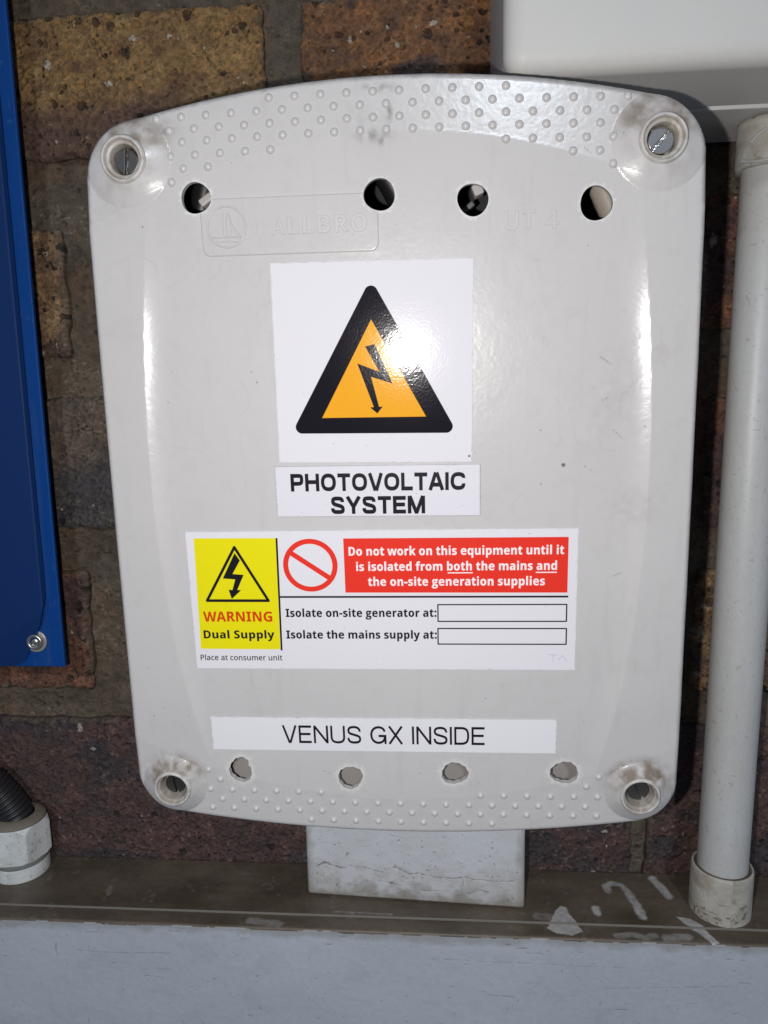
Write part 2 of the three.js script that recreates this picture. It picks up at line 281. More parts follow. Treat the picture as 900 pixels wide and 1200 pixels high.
const dotMat = phys({ color: rgb(0.575, 0.562, 0.548), roughness: 0.3 });
{ // moulded dots of the two rims
  const g = new THREE.SphereGeometry(1.64 * mm, 16, 8, 0, Math.PI * 2, 0, Math.PI * 0.43); g.rotateX(Math.PI / 2); g.translate(0, 0, -0.44 * mm);
  const put = (x, y) => {
    if (Math.min(...BOSS.map((b) => Math.hypot(x - b[0], y - b[1]) - b[2] + 1.3)) < 0) return;
    part('raised_dot', g, dotMat, lid, [x, y, lidZ(x, y) - 0.04]);
  };
  const rowsT = [[141.8, 4.8, 47], [137.5, 0.1, 86], [133.1, 4.8, 82], [128.8, 0.1, 86], [124.1, 4.8, 86], [119.6, 0.1, 86], [115.1, 4.8, 86]];
  for (const [v, u0, lim] of rowsT) for (let k = -10; k <= 10; k++) { const x = u0 + 9.4 * k, y = v - 1.0 * (x / 85) ** 2; if (Math.abs(x) < lim && y > bandLow(x) + (Math.abs(x) < 50 ? -0.6 : 0.3) && holeD(x, y) > 2) put(x, y); }
  const rowsB = [[-126.6, -84.6, 80, 86], [-131.5, -79.65, 75, 82], [-136.7, -84.6, 30, 86], [-141.6, -79.65, 0, 82], [-146.2, -84.6, 0, 86], [-150.9, -79.65, 0, 42]];
  for (const [v, u0, lo, hi] of rowsB) for (let k = 0; k < 19; k++) { const x = u0 + 9.9 * k; if (Math.abs(x) > lo && Math.abs(x) < hi && holeD(x, v) > 1.5) put(x, v); }
}
{ // screw wells and slotted screws
  const wellTex = procTex(60, 20, 4, (x, y) => { const n = fbm(x / 3, y / 3, 5, 4), d = clamp(sst(0.42, 0.7, n) * 0.45 + sst(3.0, 6.5, y) * (0.35 + 0.6 * n), 0, 1); const c = lerp3([0.6, 0.595, 0.57], [0.3, 0.25, 0.19], d * 0.75); return [...c, 0.5 + n * 0.3]; });  // patchy grime, plus the shade inside the well painted in with depth
  const wellMat = phys({ map: wellTex.map, bumpMap: wellTex.bump, bumpScale: 0.0006, roughness: 0.45 });
  const slots = [-0.13, -0.72, 0.16, 0.5], shine = [0.42, 0.24, 0.4, 0.4], tone = [0.15, 0.6, 0.12, 0.16];  // tone: dull metal, darkened further to paint in the shade of the wells
  const near = [[-1.5, 0.8], [0.6, 0.9], [-2.3, -3.0], [0.2, -1.8]];
  BOSS.forEach(([u, v, r, h], i) => {
    const dp = i > 1 ? -2.0 : -1.6, fl = i > 1 ? 5.9 : 5.3;
    const w = lathe([[8.4, h - 0.9], [8.1, h + 0.0], [7.75, h + 0.4], [7.4, h + 0.5], [7.05, h + 0.35], [6.85, h - 0.2], [6.55, h - 1.1], [6.4, h - 1.3], [fl + 0.35, h - 1.5], [fl, h - 1.9], [fl - 0.1, dp], [fl - 0.25, dp - 4.2], [fl - 0.5, dp - 4.5], [0.01, dp - 4.5]], 64, 60, 20); w.rotateX(Math.PI / 2);
    part('screw_well', w, wellMat, lid, [u, v, 0], i > 1 ? 'dusty rimmed screw well of the lower rim' : 'rimmed screw well of the upper rim');
    const R = 4.45, hw = 0.6, a0 = Math.asin(hw / R), halves = [];
    for (const s of [0, Math.PI]) { const sh = new THREE.Shape(); for (let k = 0; k <= 24; k++) { const a = s + a0 + (Math.PI - 2 * a0) * k / 24; sh[k ? 'lineTo' : 'moveTo'](Math.cos(a) * R * mm, Math.sin(a) * R * mm); } halves.push(new THREE.ExtrudeGeometry(sh, { depth: 1.3 * mm, bevelEnabled: true, bevelThickness: 0.35 * mm, bevelSize: 0.3 * mm, bevelOffset: -0.3 * mm, bevelSegments: 2, curveSegments: 24 })); }
    const disc = new THREE.CylinderGeometry(R * 0.98 * mm, R * 0.98 * mm, 3 * mm, 32).toNonIndexed(); disc.rotateX(Math.PI / 2); disc.translate(0, 0, -1.4 * mm);
    const sc = part('screw', mergeGeometries([...halves.map((g) => (g.index ? g.toNonIndexed() : g)), disc]), std({ color: rgb(tone[i], tone[i], tone[i] * 0.97), metalness: 0.9, roughness: shine[i], bumpMap: wellTex.bump, bumpScale: 0.0012 }), lid, [u + near[i][0] * 0.1, v + near[i][1] * 0.1, dp - 1.1], i === 1 ? 'shiny slotted screw' : 'dull slotted screw');
    sc.rotation.z = Math.PI / 2 + slots[i];
  });
}
{ // moulded nameplate, emblem and lettering in the lid's own plastic
  const cx = -36.7, cy = 97.8, hw = 33.2, hh = 10.2;
  const g = sheet({
    x0: cx - hw - 1, x1: cx + hw + 1, y0: cy - hh - 1, y1: cy + hh + 1, step: 0.42, depth: () => 1, uv: (x, y) => [(x + 120) / LIDW, (y + 157) / LIDH],
    sdf: (x, y) => Math.max(box2(x - cx, y - cy, hw, hh, 3.2), -holeD(x, y) + 0.25),
    z: (x, y) => { const d = Math.max(0, -box2(x - cx, y - cy, hw, hh, 3.2)), r = 0.55; return lidZ(x, y) + 0.62 - (d < r ? r - Math.sqrt(Math.max(0, r * r - (r - d) ** 2)) : 0); },
  });
  part('nameplate', g, lidMat, lid, null, 'slightly raised rounded nameplate moulded in the lid');
  const z0 = lidZ(cx, cy) + 0.62, lx = -60.1, ly = 97.9, line = (pts, r) => tube(pts.map((p) => [lx + p[0], ly + p[1], z0 + 0.02]), r, 30, 8);
  const ring = new THREE.TorusGeometry(7.2 * mm, 0.36 * mm, 8, 64); ring.translate(lx * mm, ly * mm, z0 * mm);
  const em = [ring, line([[-1.1, 5.2], [-1.6, 2.6], [-3.1, -0.8], [-5.0, -3.2]], 0.32), line([[0.1, 4.6], [-0.1, 0], [0, -3.6]], 0.32), line([[-1.2, 1.8], [-1.5, -1], [-1.4, -3.6]], 0.26), line([[1.0, 4.8], [1.7, 1.8], [3.2, -1.2], [5.0, -3.3]], 0.32), line([[1.3, 1.6], [1.6, -1], [1.6, -3.6]], 0.26), line([[-5.4, -3.7], [0, -3.6], [5.3, -3.8]], 0.3), line([[-3.9, -5.4], [0, -5.1], [3.8, -5.5]], 0.26)];
  part('sail_emblem', mergeGeometries(em), dotMat, lid, null, 'faint round emblem of a sailing boat');
  const font = await new FontLoader().loadAsync('fonts/droid/droid_sans_bold.typeface.json');
  const text = (s, size, x0, x1, y, rise) => {
    const t = new TextGeometry(s, { font, size: size * mm, depth: 0.3 * mm, curveSegments: 6, bevelEnabled: true, bevelThickness: 0.14 * mm, bevelSize: 0.12 * mm, bevelOffset: -0.12 * mm, bevelSegments: 1 });
    t.computeBoundingBox(); const b = t.boundingBox, k = (x1 - x0) * mm / (b.max.x - b.min.x); t.translate(-b.min.x, -b.min.y, 0); t.scale(k, 1, 1); t.translate(x0 * mm, y * mm, rise * mm); return t;
  };
  const letters = 'ALLBRO', xs = [-43.4, -37.2, -31.6, -26.0, -19.6, -13.6], ws = [5.2, 4.3, 4.3, 4.8, 5.0, 5.8];
  part('lettering', mergeGeometries([...letters].map((c, i) => text(c, 6.2, xs[i], xs[i] + ws[i], 94.6, z0 - 0.1))), dotMat, lid, null, 'faint moulded letters ALLBRO');
  part('lettering', mergeGeometries([text('UT', 6.6, 41.9, 53.4, 93.3, lidZ(47, 96) - 0.2), text('4', 6.6, 56.4, 61.6, 93.1, lidZ(60, 96) - 0.2)]), dotMat, lid, null, 'faint moulded letters UT 4');
}
// ---- printed labels
function fitText(g, s, x0, x1, base, cap, weight, color, capRatio = 0.714) {
  g.save(); g.font = `${weight} 100px sans-serif`; g.fillStyle = color; g.textBaseline = 'alphabetic'; g.textAlign = 'left';
  const m = g.measureText(s), w = m.actualBoundingBoxRight + m.actualBoundingBoxLeft;
  g.translate(x0, base); g.scale((x1 - x0) / w, cap / (100 * capRatio)); g.fillText(s, m.actualBoundingBoxLeft, 0); g.strokeStyle = color; g.lineJoin = 'round'; g.lineWidth = weight ? 1.4 : 2.0; g.strokeText(s, m.actualBoundingBoxLeft, 0); g.restore();
}
// grotesque capitals drawn as strokes: cap height 1, y down
const CAPS = {
  A: [0.94, (g, w, s) => { g.moveTo(s * 0.55, 1); g.lineTo(w / 2 - s * 0.28, 0); g.moveTo(w - s * 0.55, 1); g.lineTo(w / 2 + s * 0.28, 0); g.moveTo(w * 0.2, 0.69); g.lineTo(w * 0.8, 0.69); }],
  C: [0.96, (g, w, s) => { g.moveTo(w - s * 1.1, 0.33); g.bezierCurveTo(w * 0.9, 0.14, w * 0.72, s, w * 0.52, s); g.bezierCurveTo(w * 0.25, s, s, 0.245, s, 0.5); g.bezierCurveTo(s, 0.755, w * 0.25, 1 - s, w * 0.52, 1 - s); g.bezierCurveTo(w * 0.74, 1 - s, w * 0.9, 0.85, w - s, 0.63); }],
  D: [0.94, (g, w, s) => { g.moveTo(s, s); g.lineTo(w * 0.46, s); g.bezierCurveTo(w * 0.82, s, w - s, 0.2, w - s, 0.5); g.bezierCurveTo(w - s, 0.8, w * 0.82, 1 - s, w * 0.46, 1 - s); g.lineTo(s, 1 - s); g.closePath(); }],
  E: [0.82, (g, w, s) => { g.moveTo(w, s); g.lineTo(s, s); g.lineTo(s, 1 - s); g.lineTo(w, 1 - s); g.moveTo(s, 0.485); g.lineTo(w * 0.93, 0.485); }],
  G: [1.02, (g, w, s) => { g.moveTo(w - s * 1.5, 0.31); g.bezierCurveTo(w * 0.86, 0.13, w * 0.7, s, w * 0.52, s); g.bezierCurveTo(w * 0.25, s, s, 0.245, s, 0.5); g.bezierCurveTo(s, 0.755, w * 0.25, 1 - s, w * 0.5, 1 - s); g.bezierCurveTo(w * 0.74, 1 - s, w * 0.9, 0.8, w - s * 1.6, 0.56 + s); g.moveTo(w * 0.52, 0.55); g.lineTo(w - s * 0.9, 0.55); g.lineTo(w - s * 0.9, 1); }],
  H: [0.94, (g, w, s) => { g.moveTo(s, 0); g.lineTo(s, 1); g.moveTo(w - s, 0); g.lineTo(w - s, 1); g.moveTo(s, 0.475); g.lineTo(w - s, 0.475); }],
  I: [0, (g, w, s) => { g.moveTo(w / 2, 0); g.lineTo(w / 2, 1); }],
  L: [0.76, (g, w, s) => { g.moveTo(s, 0); g.lineTo(s, 1 - s); g.lineTo(w, 1 - s); }],
  M: [1.1, (g, w, s) => { g.moveTo(s, 1); g.lineTo(s, 0); g.moveTo(w - s, 1); g.lineTo(w - s, 0); g.moveTo(s * 1.2, 0); g.lineTo(w / 2, 0.97); g.lineTo(w - s * 1.2, 0); }],
  N: [0.94, (g, w, s) => { g.moveTo(s, 1); g.lineTo(s, 0); g.moveTo(w - s, 1); g.lineTo(w - s, 0); g.moveTo(s * 1.1, 0.04); g.lineTo(w - s * 1.1, 0.96); }],
  O: [1.0, (g, w, s) => { g.moveTo(w / 2, s); g.bezierCurveTo(w * 0.76, s, w - s, 0.245, w - s, 0.5); g.bezierCurveTo(w - s, 0.755, w * 0.76, 1 - s, w / 2, 1 - s); g.bezierCurveTo(w * 0.24, 1 - s, s, 0.755, s, 0.5); g.bezierCurveTo(s, 0.245, w * 0.24, s, w / 2, s); g.closePath(); }],
  P: [0.86, (g, w, s) => { g.moveTo(s, 1); g.lineTo(s, s); g.lineTo(w * 0.56, s); g.bezierCurveTo(w * 0.84, s, w - s, 0.13, w - s, 0.31); g.bezierCurveTo(w - s, 0.5, w * 0.84, 0.56, w * 0.56, 0.56); g.lineTo(s, 0.56); }],
  S: [0.88, (g, w, s) => { g.moveTo(w - s * 1.2, 0.32); g.bezierCurveTo(w - s * 1.25, 0.12, w * 0.7, s, w * 0.5, s); g.bezierCurveTo(w * 0.22, s, s * 1.2, 0.13, s * 1.2, 0.275); g.bezierCurveTo(s * 1.2, 0.43, w * 0.28, 0.45, w * 0.5, 0.5); g.bezierCurveTo(w * 0.78, 0.56, w - s, 0.59, w - s, 0.73); g.bezierCurveTo(w - s, 0.89, w * 0.78, 1 - s, w * 0.5, 1 - s); g.bezierCurveTo(w * 0.24, 1 - s, s, 0.88, s, 0.67); }],
  T: [0.84, (g, w, s) => { g.moveTo(0, s); g.lineTo(w, s); g.moveTo(w / 2, s); g.lineTo(w / 2, 1); }],
  U: [0.94, (g, w, s) => { g.moveTo(s, 0); g.lineTo(s, 0.63); g.bezierCurveTo(s, 0.88, w * 0.26, 1 - s, w / 2, 1 - s); g.bezierCurveTo(w * 0.74, 1 - s, w - s, 0.88, w - s, 0.63); g.lineTo(w - s, 0); }],
  V: [0.9, (g, w, s) => { g.moveTo(s * 0.55, 0); g.lineTo(w / 2 - s * 0.28, 1); g.moveTo(w - s * 0.55, 0); g.lineTo(w / 2 + s * 0.28, 1); }],
  X: [0.9, (g, w, s) => { g.moveTo(s * 0.65, 0); g.lineTo(w - s * 0.65, 1); g.moveTo(w - s * 0.65, 0); g.lineTo(s * 0.65, 1); }],
  Y: [0.9, (g, w, s) => { g.moveTo(s * 0.55, 0); g.lineTo(w / 2, 0.6); g.lineTo(w - s * 0.55, 0); g.moveTo(w / 2, 0.55); g.lineTo(w / 2, 1); }],
};
function caps(g, str, x0, x1, base, cap, stem, color, gap) {
  const ws = [...str].map((c) => (c === ' ' ? 0.3 : c === 'I' ? stem : CAPS[c][0]));
  const total = ws.reduce((a, b) => a + b, 0) + gap * (str.length - 1), k = (x1 - x0) / total; let x = x0;
  [...str].forEach((c, i) => {
    if (c !== ' ') { g.save(); g.translate(x, base - cap); g.beginPath(); g.rect(-0.05 * k, -0.02 * cap, ws[i] * k + 0.1 * k, 1.04 * cap); g.clip(); g.scale(k, cap); g.beginPath(); CAPS[c][1](g, ws[i], stem / 2); g.lineWidth = stem; g.lineJoin = 'miter'; g.miterLimit = 3; g.lineCap = 'butt'; g.strokeStyle = color; g.stroke(); g.restore(); }
    x += (ws[i] + gap) * k;
  });
}
const poly = (g, pts, fill) => { g.beginPath(); pts.forEach((p, i) => (i ? g.lineTo(p[0], p[1]) : g.moveTo(p[0], p[1]))); g.closePath(); if (fill) { g.fillStyle = fill; g.fill(); } };
function specksOn(g, w, h, n, seed, tone = '60,55,55') { const R = rng(seed); for (let i = 0; i < n; i++) { g.fillStyle = `rgba(${tone},${0.15 + 0.5 * R()})`; g.beginPath(); g.ellipse(R() * w, R() * h, 0.08 + 0.16 * R() ** 2, 0.07 + 0.12 * R(), R() * 3, 0, 7); g.fill(); } }
const vinylBump = procTex(60, 60, 8, (x, y) => [0.5, 0.5, 0.5, 0.5 + 0.9 * (fbm(x / 0.55, y / 0.55, 5, 3) - 0.5) + 0.6 * (fbm(x / 4, y / 4, 8, 2) - 0.5)]).bump;
function sticker(name, label, w, h, x, y, deg, rough, ppm, draw) {
  const s = new THREE.Shape(), r = 0.5, a = w / 2, b = h / 2;
  s.moveTo(-a + r, -b); s.lineTo(a - r, -b); s.quadraticCurveTo(a, -b, a, -b + r); s.lineTo(a, b - r); s.quadraticCurveTo(a, b, a - r, b); s.lineTo(-a + r, b); s.quadraticCurveTo(-a, b, -a, b - r); s.lineTo(-a, -b + r); s.quadraticCurveTo(-a, -b, -a + r, -b);
  const g = new THREE.ExtrudeGeometry(s, { depth: 0.24, bevelEnabled: false, curveSegments: 4 }), p = g.attributes.position, uv = new Float32Array(p.count * 2);
  for (let i = 0; i < p.count; i++) { uv[i * 2] = (p.getX(i) + a) / w; uv[i * 2 + 1] = (p.getY(i) + b) / h; }
  g.setAttribute('uv', new THREE.BufferAttribute(uv, 2)); g.scale(mm, mm, mm);
  const bump = vinylBump.clone(); bump.repeat.set(w / 60, h / 60); bump.needsUpdate = true;
  const m = phys({ map: canvasTex(w, h, ppm, (q, ...o) => { draw(q, ...o); const R = rng(w * 7 | 0); for (let i = 0; i < 260; i++) { const side = i % 4, t = R(), d = 0.04 + 0.5 * R() ** 4, px = side < 2 ? t * w : side === 2 ? d : w - d, py = side === 0 ? d : side === 1 ? h - d : t * h; q.fillStyle = `rgba(110,102,92,${0.03 + 0.09 * R()})`; q.beginPath(); q.ellipse(px, py, side < 2 ? 0.2 + R() * 1.2 : 0.06 + 0.12 * R(), side < 2 ? 0.06 + 0.12 * R() : 0.2 + R() * 1.2, 0, 0, 7); q.fill(); } }), bumpMap: bump, bumpScale: 0.000017, roughness: rough, specularIntensity: 0.42 });  // grey edge flecks: grime, doubling as painted shadow of the label thickness
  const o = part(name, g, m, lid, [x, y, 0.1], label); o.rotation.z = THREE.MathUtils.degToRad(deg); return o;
}
const INK = '#1d1b22', WHITE = '#e9e8ec';
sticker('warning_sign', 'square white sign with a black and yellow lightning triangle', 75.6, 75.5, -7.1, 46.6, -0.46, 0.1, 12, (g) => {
  g.fillStyle = '#e3e1e5'; g.fillRect(0, 0, 76, 76);
  g.fillStyle = g.strokeStyle = INK; g.lineJoin = 'round'; g.lineWidth = 5;
  poly(g, [[37.65, 11.4], [9.6, 61.5], [65.7, 61.6]], INK); g.stroke();
  poly(g, [[37.5, 21.1], [17.6, 58.0], [58.0, 57.8]], '#f0a92a');
  poly(g, [[35.0, 31.1], [38.6, 30.2], [45.2, 45.1], [37.0, 42.4], [39.9, 53.9], [41.3, 53.8], [39.2, 56.4], [36.5, 54.1], [37.9, 54.0], [31.9, 37.4], [40.3, 40.6]], INK);
  specksOn(g, 76, 76, 26, 5); g.fillStyle = '#776'; g.beginPath(); g.arc(74.6, 73.2, 0.45, 0, 7); g.fill();
});
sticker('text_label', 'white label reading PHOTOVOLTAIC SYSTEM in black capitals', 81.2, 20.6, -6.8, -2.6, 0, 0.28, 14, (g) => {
  g.fillStyle = '#dfdde2'; g.fillRect(0, 0, 90, 30);
  caps(g, 'PHOTOVOLTAIC', 6.2, 75.3, 10.2, 7.1, 0.225, INK, 0.12); caps(g, 'SYSTEM', 22.0, 59.5, 19.5, 7.1, 0.225, INK, 0.12);
  specksOn(g, 81, 20, 30, 9, '120,116,116'); g.strokeStyle = 'rgba(90,88,95,.5)'; g.lineWidth = 0.14; g.strokeRect(0.1, 0.1, 81, 20.4);
});
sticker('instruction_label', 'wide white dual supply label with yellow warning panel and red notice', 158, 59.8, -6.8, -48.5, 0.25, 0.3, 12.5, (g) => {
  g.fillStyle = '#e3e1e5'; g.fillRect(0, 0, 160, 60);
  const rd = '#e8392b';
  poly(g, [[3.4, 2.7], [37.4, 2.9], [36.4, 51.1], [2.4, 50.9]], '#e9df16');
  g.strokeStyle = INK; g.lineWidth = 0.75; g.beginPath(); g.moveTo(37.7, 2.9); g.lineTo(36.9, 51.6); g.moveTo(37.4, 28.0); g.lineTo(154.6, 28.2); g.stroke();
  g.lineJoin = 'round'; g.lineWidth = 1.15; poly(g, [[20.0, 6.6], [6.8, 29.5], [32.7, 29.6]]); g.stroke();
  poly(g, [[19.9, 9.1], [21.9, 12.2], [18.4, 18.0], [23.0, 18.4], [19.9, 24.9], [21.5, 25.0], [17.3, 28.8], [16.3, 24.8], [17.9, 24.9], [19.4, 20.3], [14.2, 19.9]], INK);
  fitText(g, 'WARNING', 4.6, 33.8, 38.7, 4.3, 'bold', '#d2470f'); fitText(g, 'Dual Supply', 4.1, 34.2, 46.2, 3.5, 'bold', INK); fitText(g, 'Place at consumer unit', 1.9, 37.0, 56.1, 2.35, '', INK);
  g.strokeStyle = rd; g.lineWidth = 2.1; g.beginPath(); g.arc(50.95, 14.5, 10.15, 0, 7); g.moveTo(43.2, 9.2); g.lineTo(58.6, 19.9); g.stroke();
  poly(g, [[64.9, 3.3], [154.2, 3.5], [154.2, 26.5], [64.9, 26.2]], rd);
  fitText(g, 'Do not work on this equipment until it', 66.9, 152.6, 10.5, 3.55, 'bold', '#fbeeee'); fitText(g, 'is isolated from both the mains and', 69.7, 149.9, 16.95, 3.55, 'bold', '#fbeeee'); fitText(g, 'the on-site generation supplies', 74.3, 145.3, 23.35, 3.55, 'bold', '#fbeeee');
  g.fillStyle = '#fbeeee'; g.fillRect(106.6, 17.75, 10.1, 0.5); g.fillRect(141.6, 17.75, 8.3, 0.5);
  fitText(g, 'Isolate on-site generator at:', 39.6, 101.9, 36.75, 3.5, 'bold', INK); fitText(g, 'Isolate the mains supply at:', 39.3, 101.9, 46.25, 3.5, 'bold', INK);
  g.strokeStyle = INK; g.lineWidth = 0.5; g.strokeRect(102.5, 31.5, 51.6, 7.2); g.strokeRect(102.4, 41.8, 51.8, 6.8);
  g.strokeStyle = 'rgba(120,150,200,.35)'; g.lineWidth = 0.3; g.beginPath(); g.moveTo(147, 53); g.lineTo(151, 53.4); g.moveTo(149, 53); g.lineTo(149.2, 56); g.moveTo(151, 55.6); g.lineTo(153, 53.4); g.lineTo(154.5, 56); g.stroke();
  specksOn(g, 158, 60, 40, 13);
});
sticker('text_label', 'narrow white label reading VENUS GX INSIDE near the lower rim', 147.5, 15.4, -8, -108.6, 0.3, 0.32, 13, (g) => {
  g.fillStyle = '#e6e5e8'; g.fillRect(0, 0, 150, 20); caps(g, 'VENUS GX INSIDE', 31.3, 117.6, 11.9, 8.3, 0.13, INK, 0.15); specksOn(g, 147, 15, 12, 21);
});

// ---------------------------------------------------------------- what shows through the drilled holes
{
  const black = phys({ color: rgb(0.013, 0.013, 0.014), roughness: 0.4 }), white = phys({ color: rgb(0.62, 0.62, 0.6), roughness: 0.4 });
  const m = thing('black_module', 'black module inside the grey box, seen dark behind the upper drilled holes', 'module', [-22, 76, 6]);
  part('module_case', rbox(196, 66, 62, 3), black, m, [0, 0, 31]);
  const c = thing('black_cable', 'thick black cable inside the grey box behind the leftmost and second upper holes', 'cable', [-20, 80, 0]);
  part('cable_sheath', tube([[-86, -40, 78], [-80, -6, 82], [-72, 10, 86], [-40, 15, 84], [-8, 10, 84], [6, -14, 80], [8, -44, 76]], 5.2, 70, 16), black, c);
  part('cable_tag', rbox(6, 3.2, 5, 0.8), white, c, [-74, -4.0, 93], 'white cable tag').rotation.z = 0.6;
  const b = thing('beige_cable', 'beige cable end inside the grey box behind the rightmost upper hole', 'cable', [60, 70, 0]);
  part('cable_sheath', tube([[-2, 26, 78], [2, 8, 86], [9, -8, 84], [13, -34, 74]], 5.4, 40, 16), phys({ color: rgb(0.42, 0.37, 0.31), roughness: 0.5 }), b);
  part('cable_tag', rbox(4, 3, 2.5, 0.6), white, b, [-1.4, 10.5, 93], 'white tag on the beige cable');
  const w = thing('cable_clip', 'small white clip inside the grey box behind the third upper hole', 'clip', [12, 72, 0]);
  part('clip_body', rbox(4, 4.4, 6, 0.8), white, w, [1.5, 3.8, 92]).rotation.z = 0.4;
  part('clip_band', rbox(8, 2.4, 3, 0.7), std({ color: rgb(0.25, 0.25, 0.25), metalness: 0.6, roughness: 0.35 }), w, [-3, -2.8, 90]).rotation.z = 0.7;
}

// ---------------------------------------------------------------- white cover, upper right
{
  const c = thing('white_cover_box', 'white plastic cover box above the grey box, partly out of frame', 'cover box', [23, 114.8, 0]);
  const paint = procTex(120, 120, 3, (x, y) => { const n = fbm(x / 20, y / 20, 3), f = fbm(x / 1.5, y / 1.5, 6, 2), k = 0.97 + 0.05 * n; let s = 0; if (seg2(x, y, 18, 34, 20.5, 24) < 0.22) s = 0.35 * sst(0.4, 0.6, f); return [0.635 * k * (1 - s), 0.63 * k * (1 - s), 0.6 * k * (1 - s), 0.5 + 0.3 * (f - 0.5)]; });
  const sideMat = phys({ map: paint.map, bumpMap: paint.bump, bumpScale: 0.00004, roughness: 0.46, specularIntensity: 0.45 });
  const baseG = rbox(220, 190, 50, 1.2); part('cover_base', baseG, sideMat, c, [110.6, 95.6, 25]);
  part('cover_lid', rbox(221, 192, 53, 8, 7), sideMat, c, [110.5, 96, 74]);
  part('seam_lip', rbox(220.4, 192.6, 1.6, 0.5), phys({ color: rgb(0.75, 0.75, 0.73), roughness: 0.3 }), c, [110.6, 96.0, 49.6], 'thin bright lip along the seam');
}
// ---------------------------------------------------------------- blue cabinet, left
{
  const b = thing('blue_cabinet', 'glossy blue metal cabinet with a darker raised panel at the left edge', 'cabinet', [-204.4, -144, 0]);
  const tex = procTex(100, 100, 3, (x, y) => { const n = fbm(x / 25, y / 25, 4), f = vn(x * 2.2, y * 2.2, 8); const du = sst(0.6, 0.8, fbm(x / 4, y / 11, 61, 4)) * 0.05 + (vn(x * 1.1, y * 1.1, 71) > 0.95 ? 0.14 : 0) + (Math.abs(fbm(x / 30, y / 22, 81, 3) - 0.5) < 0.003 ? 0.1 : 0); return [0.001 + 0.2 * du, 0.050 * (0.94 + 0.12 * n) + 0.2 * du, 0.235 * (0.95 + 0.1 * n) + 0.06 * du, 0.5 + 0.4 * (f - 0.5)]; });
  const blue = phys({ map: tex.map, bumpMap: tex.bump, bumpScale: 0.00004, roughness: 0.5, specularIntensity: 0.45 }), navy = phys({ color: rgb(0.005, 0.030, 0.125), bumpMap: tex.bump, bumpScale: 0.00004, roughness: 0.55, specularIntensity: 0.4 });
  part('cabinet_flange', rbox(150, 420, 2.4, 0.7), blue, b, [-75, 210, 28.8], 'bright blue flange round the panel');
  part('cabinet_body', rbox(132, 404, 27.4, 1.5), blue, b, [-82, 214, 13.8]);
  // panel in the flange's own axes: right edge at -6.6, lower right corner cut by a long slope
  const AB = (x, y) => { const ax = -6.6, ay = 32.0, bx = -30, by = 18.5, l = Math.hypot(bx - ax, by - ay); return ((x - ax) * (by - ay) - (y - ay) * (bx - ax)) / l; };
  const CD = (x, y) => { const ax = -6.4, ay = 30.6, bx = -23, by = 0.6, l = Math.hypot(bx - ax, by - ay); return ((x - ax) * (by - ay) - (y - ay) * (bx - ax)) / l; };
  const sm = (a, b, k) => { const h = clamp(0.5 - 0.5 * (b - a) / k, 0, 1); return mix(b, a, h) + k * h * (1 - h); };
  const sdf = (x, y) => sm(Math.max(x + 6.6, 0.9 - y, y - 414), -CD(x, y), 6);
  part('raised_panel', sheet({
    x0: -140, x1: -6, y0: 0.5, y1: 414, step: 1.1, sdf, depth: () => 1, uv: (x, y) => [x / 100, y / 100],
    z: (x, y) => { const d = Math.max(0, -(x + 6.6)), low = -AB(x, y) * -1; const e = Math.max(0, -low); let z = 4.2 - (d < 1 ? (1 - d) * 2.6 : 0); z -= e * 0.2 * sst(0, 1.4, e); return Math.max(0.25, z); },
  }), navy, b, [0, 0, 30.0], 'darker raised front panel');
  const st = std({ color: rgb(0.55, 0.54, 0.5), metalness: 0.9, roughness: 0.3 }), sx = -14.5, sy = 14.6;
  const head = lathe([[0.01, 1.5], [1.1, 1.5], [1.2, 0.8], [1.8, 0.8], [1.9, 1.9], [2.8, 1.8], [3.2, 1.2], [3.3, 0], [0.01, 0]], 32); head.rotateX(Math.PI / 2);
  const washer = lathe([[3.0, 0], [3.0, 0.7], [4.1, 0.7], [4.3, 0.3], [4.3, 0]], 32); washer.rotateX(Math.PI / 2);
  head.scale(1.4, 1.4, 1.4); washer.scale(1.4, 1.4, 1.2);
  const s = part('screw', head, st, b, [sx, sy, 30.5], 'steel pan head screw in the lower corner'); part('washer', washer, std({ color: rgb(0.5, 0.49, 0.44), metalness: 0.6, roughness: 0.4 }), s, [0, 0, 0]);
}
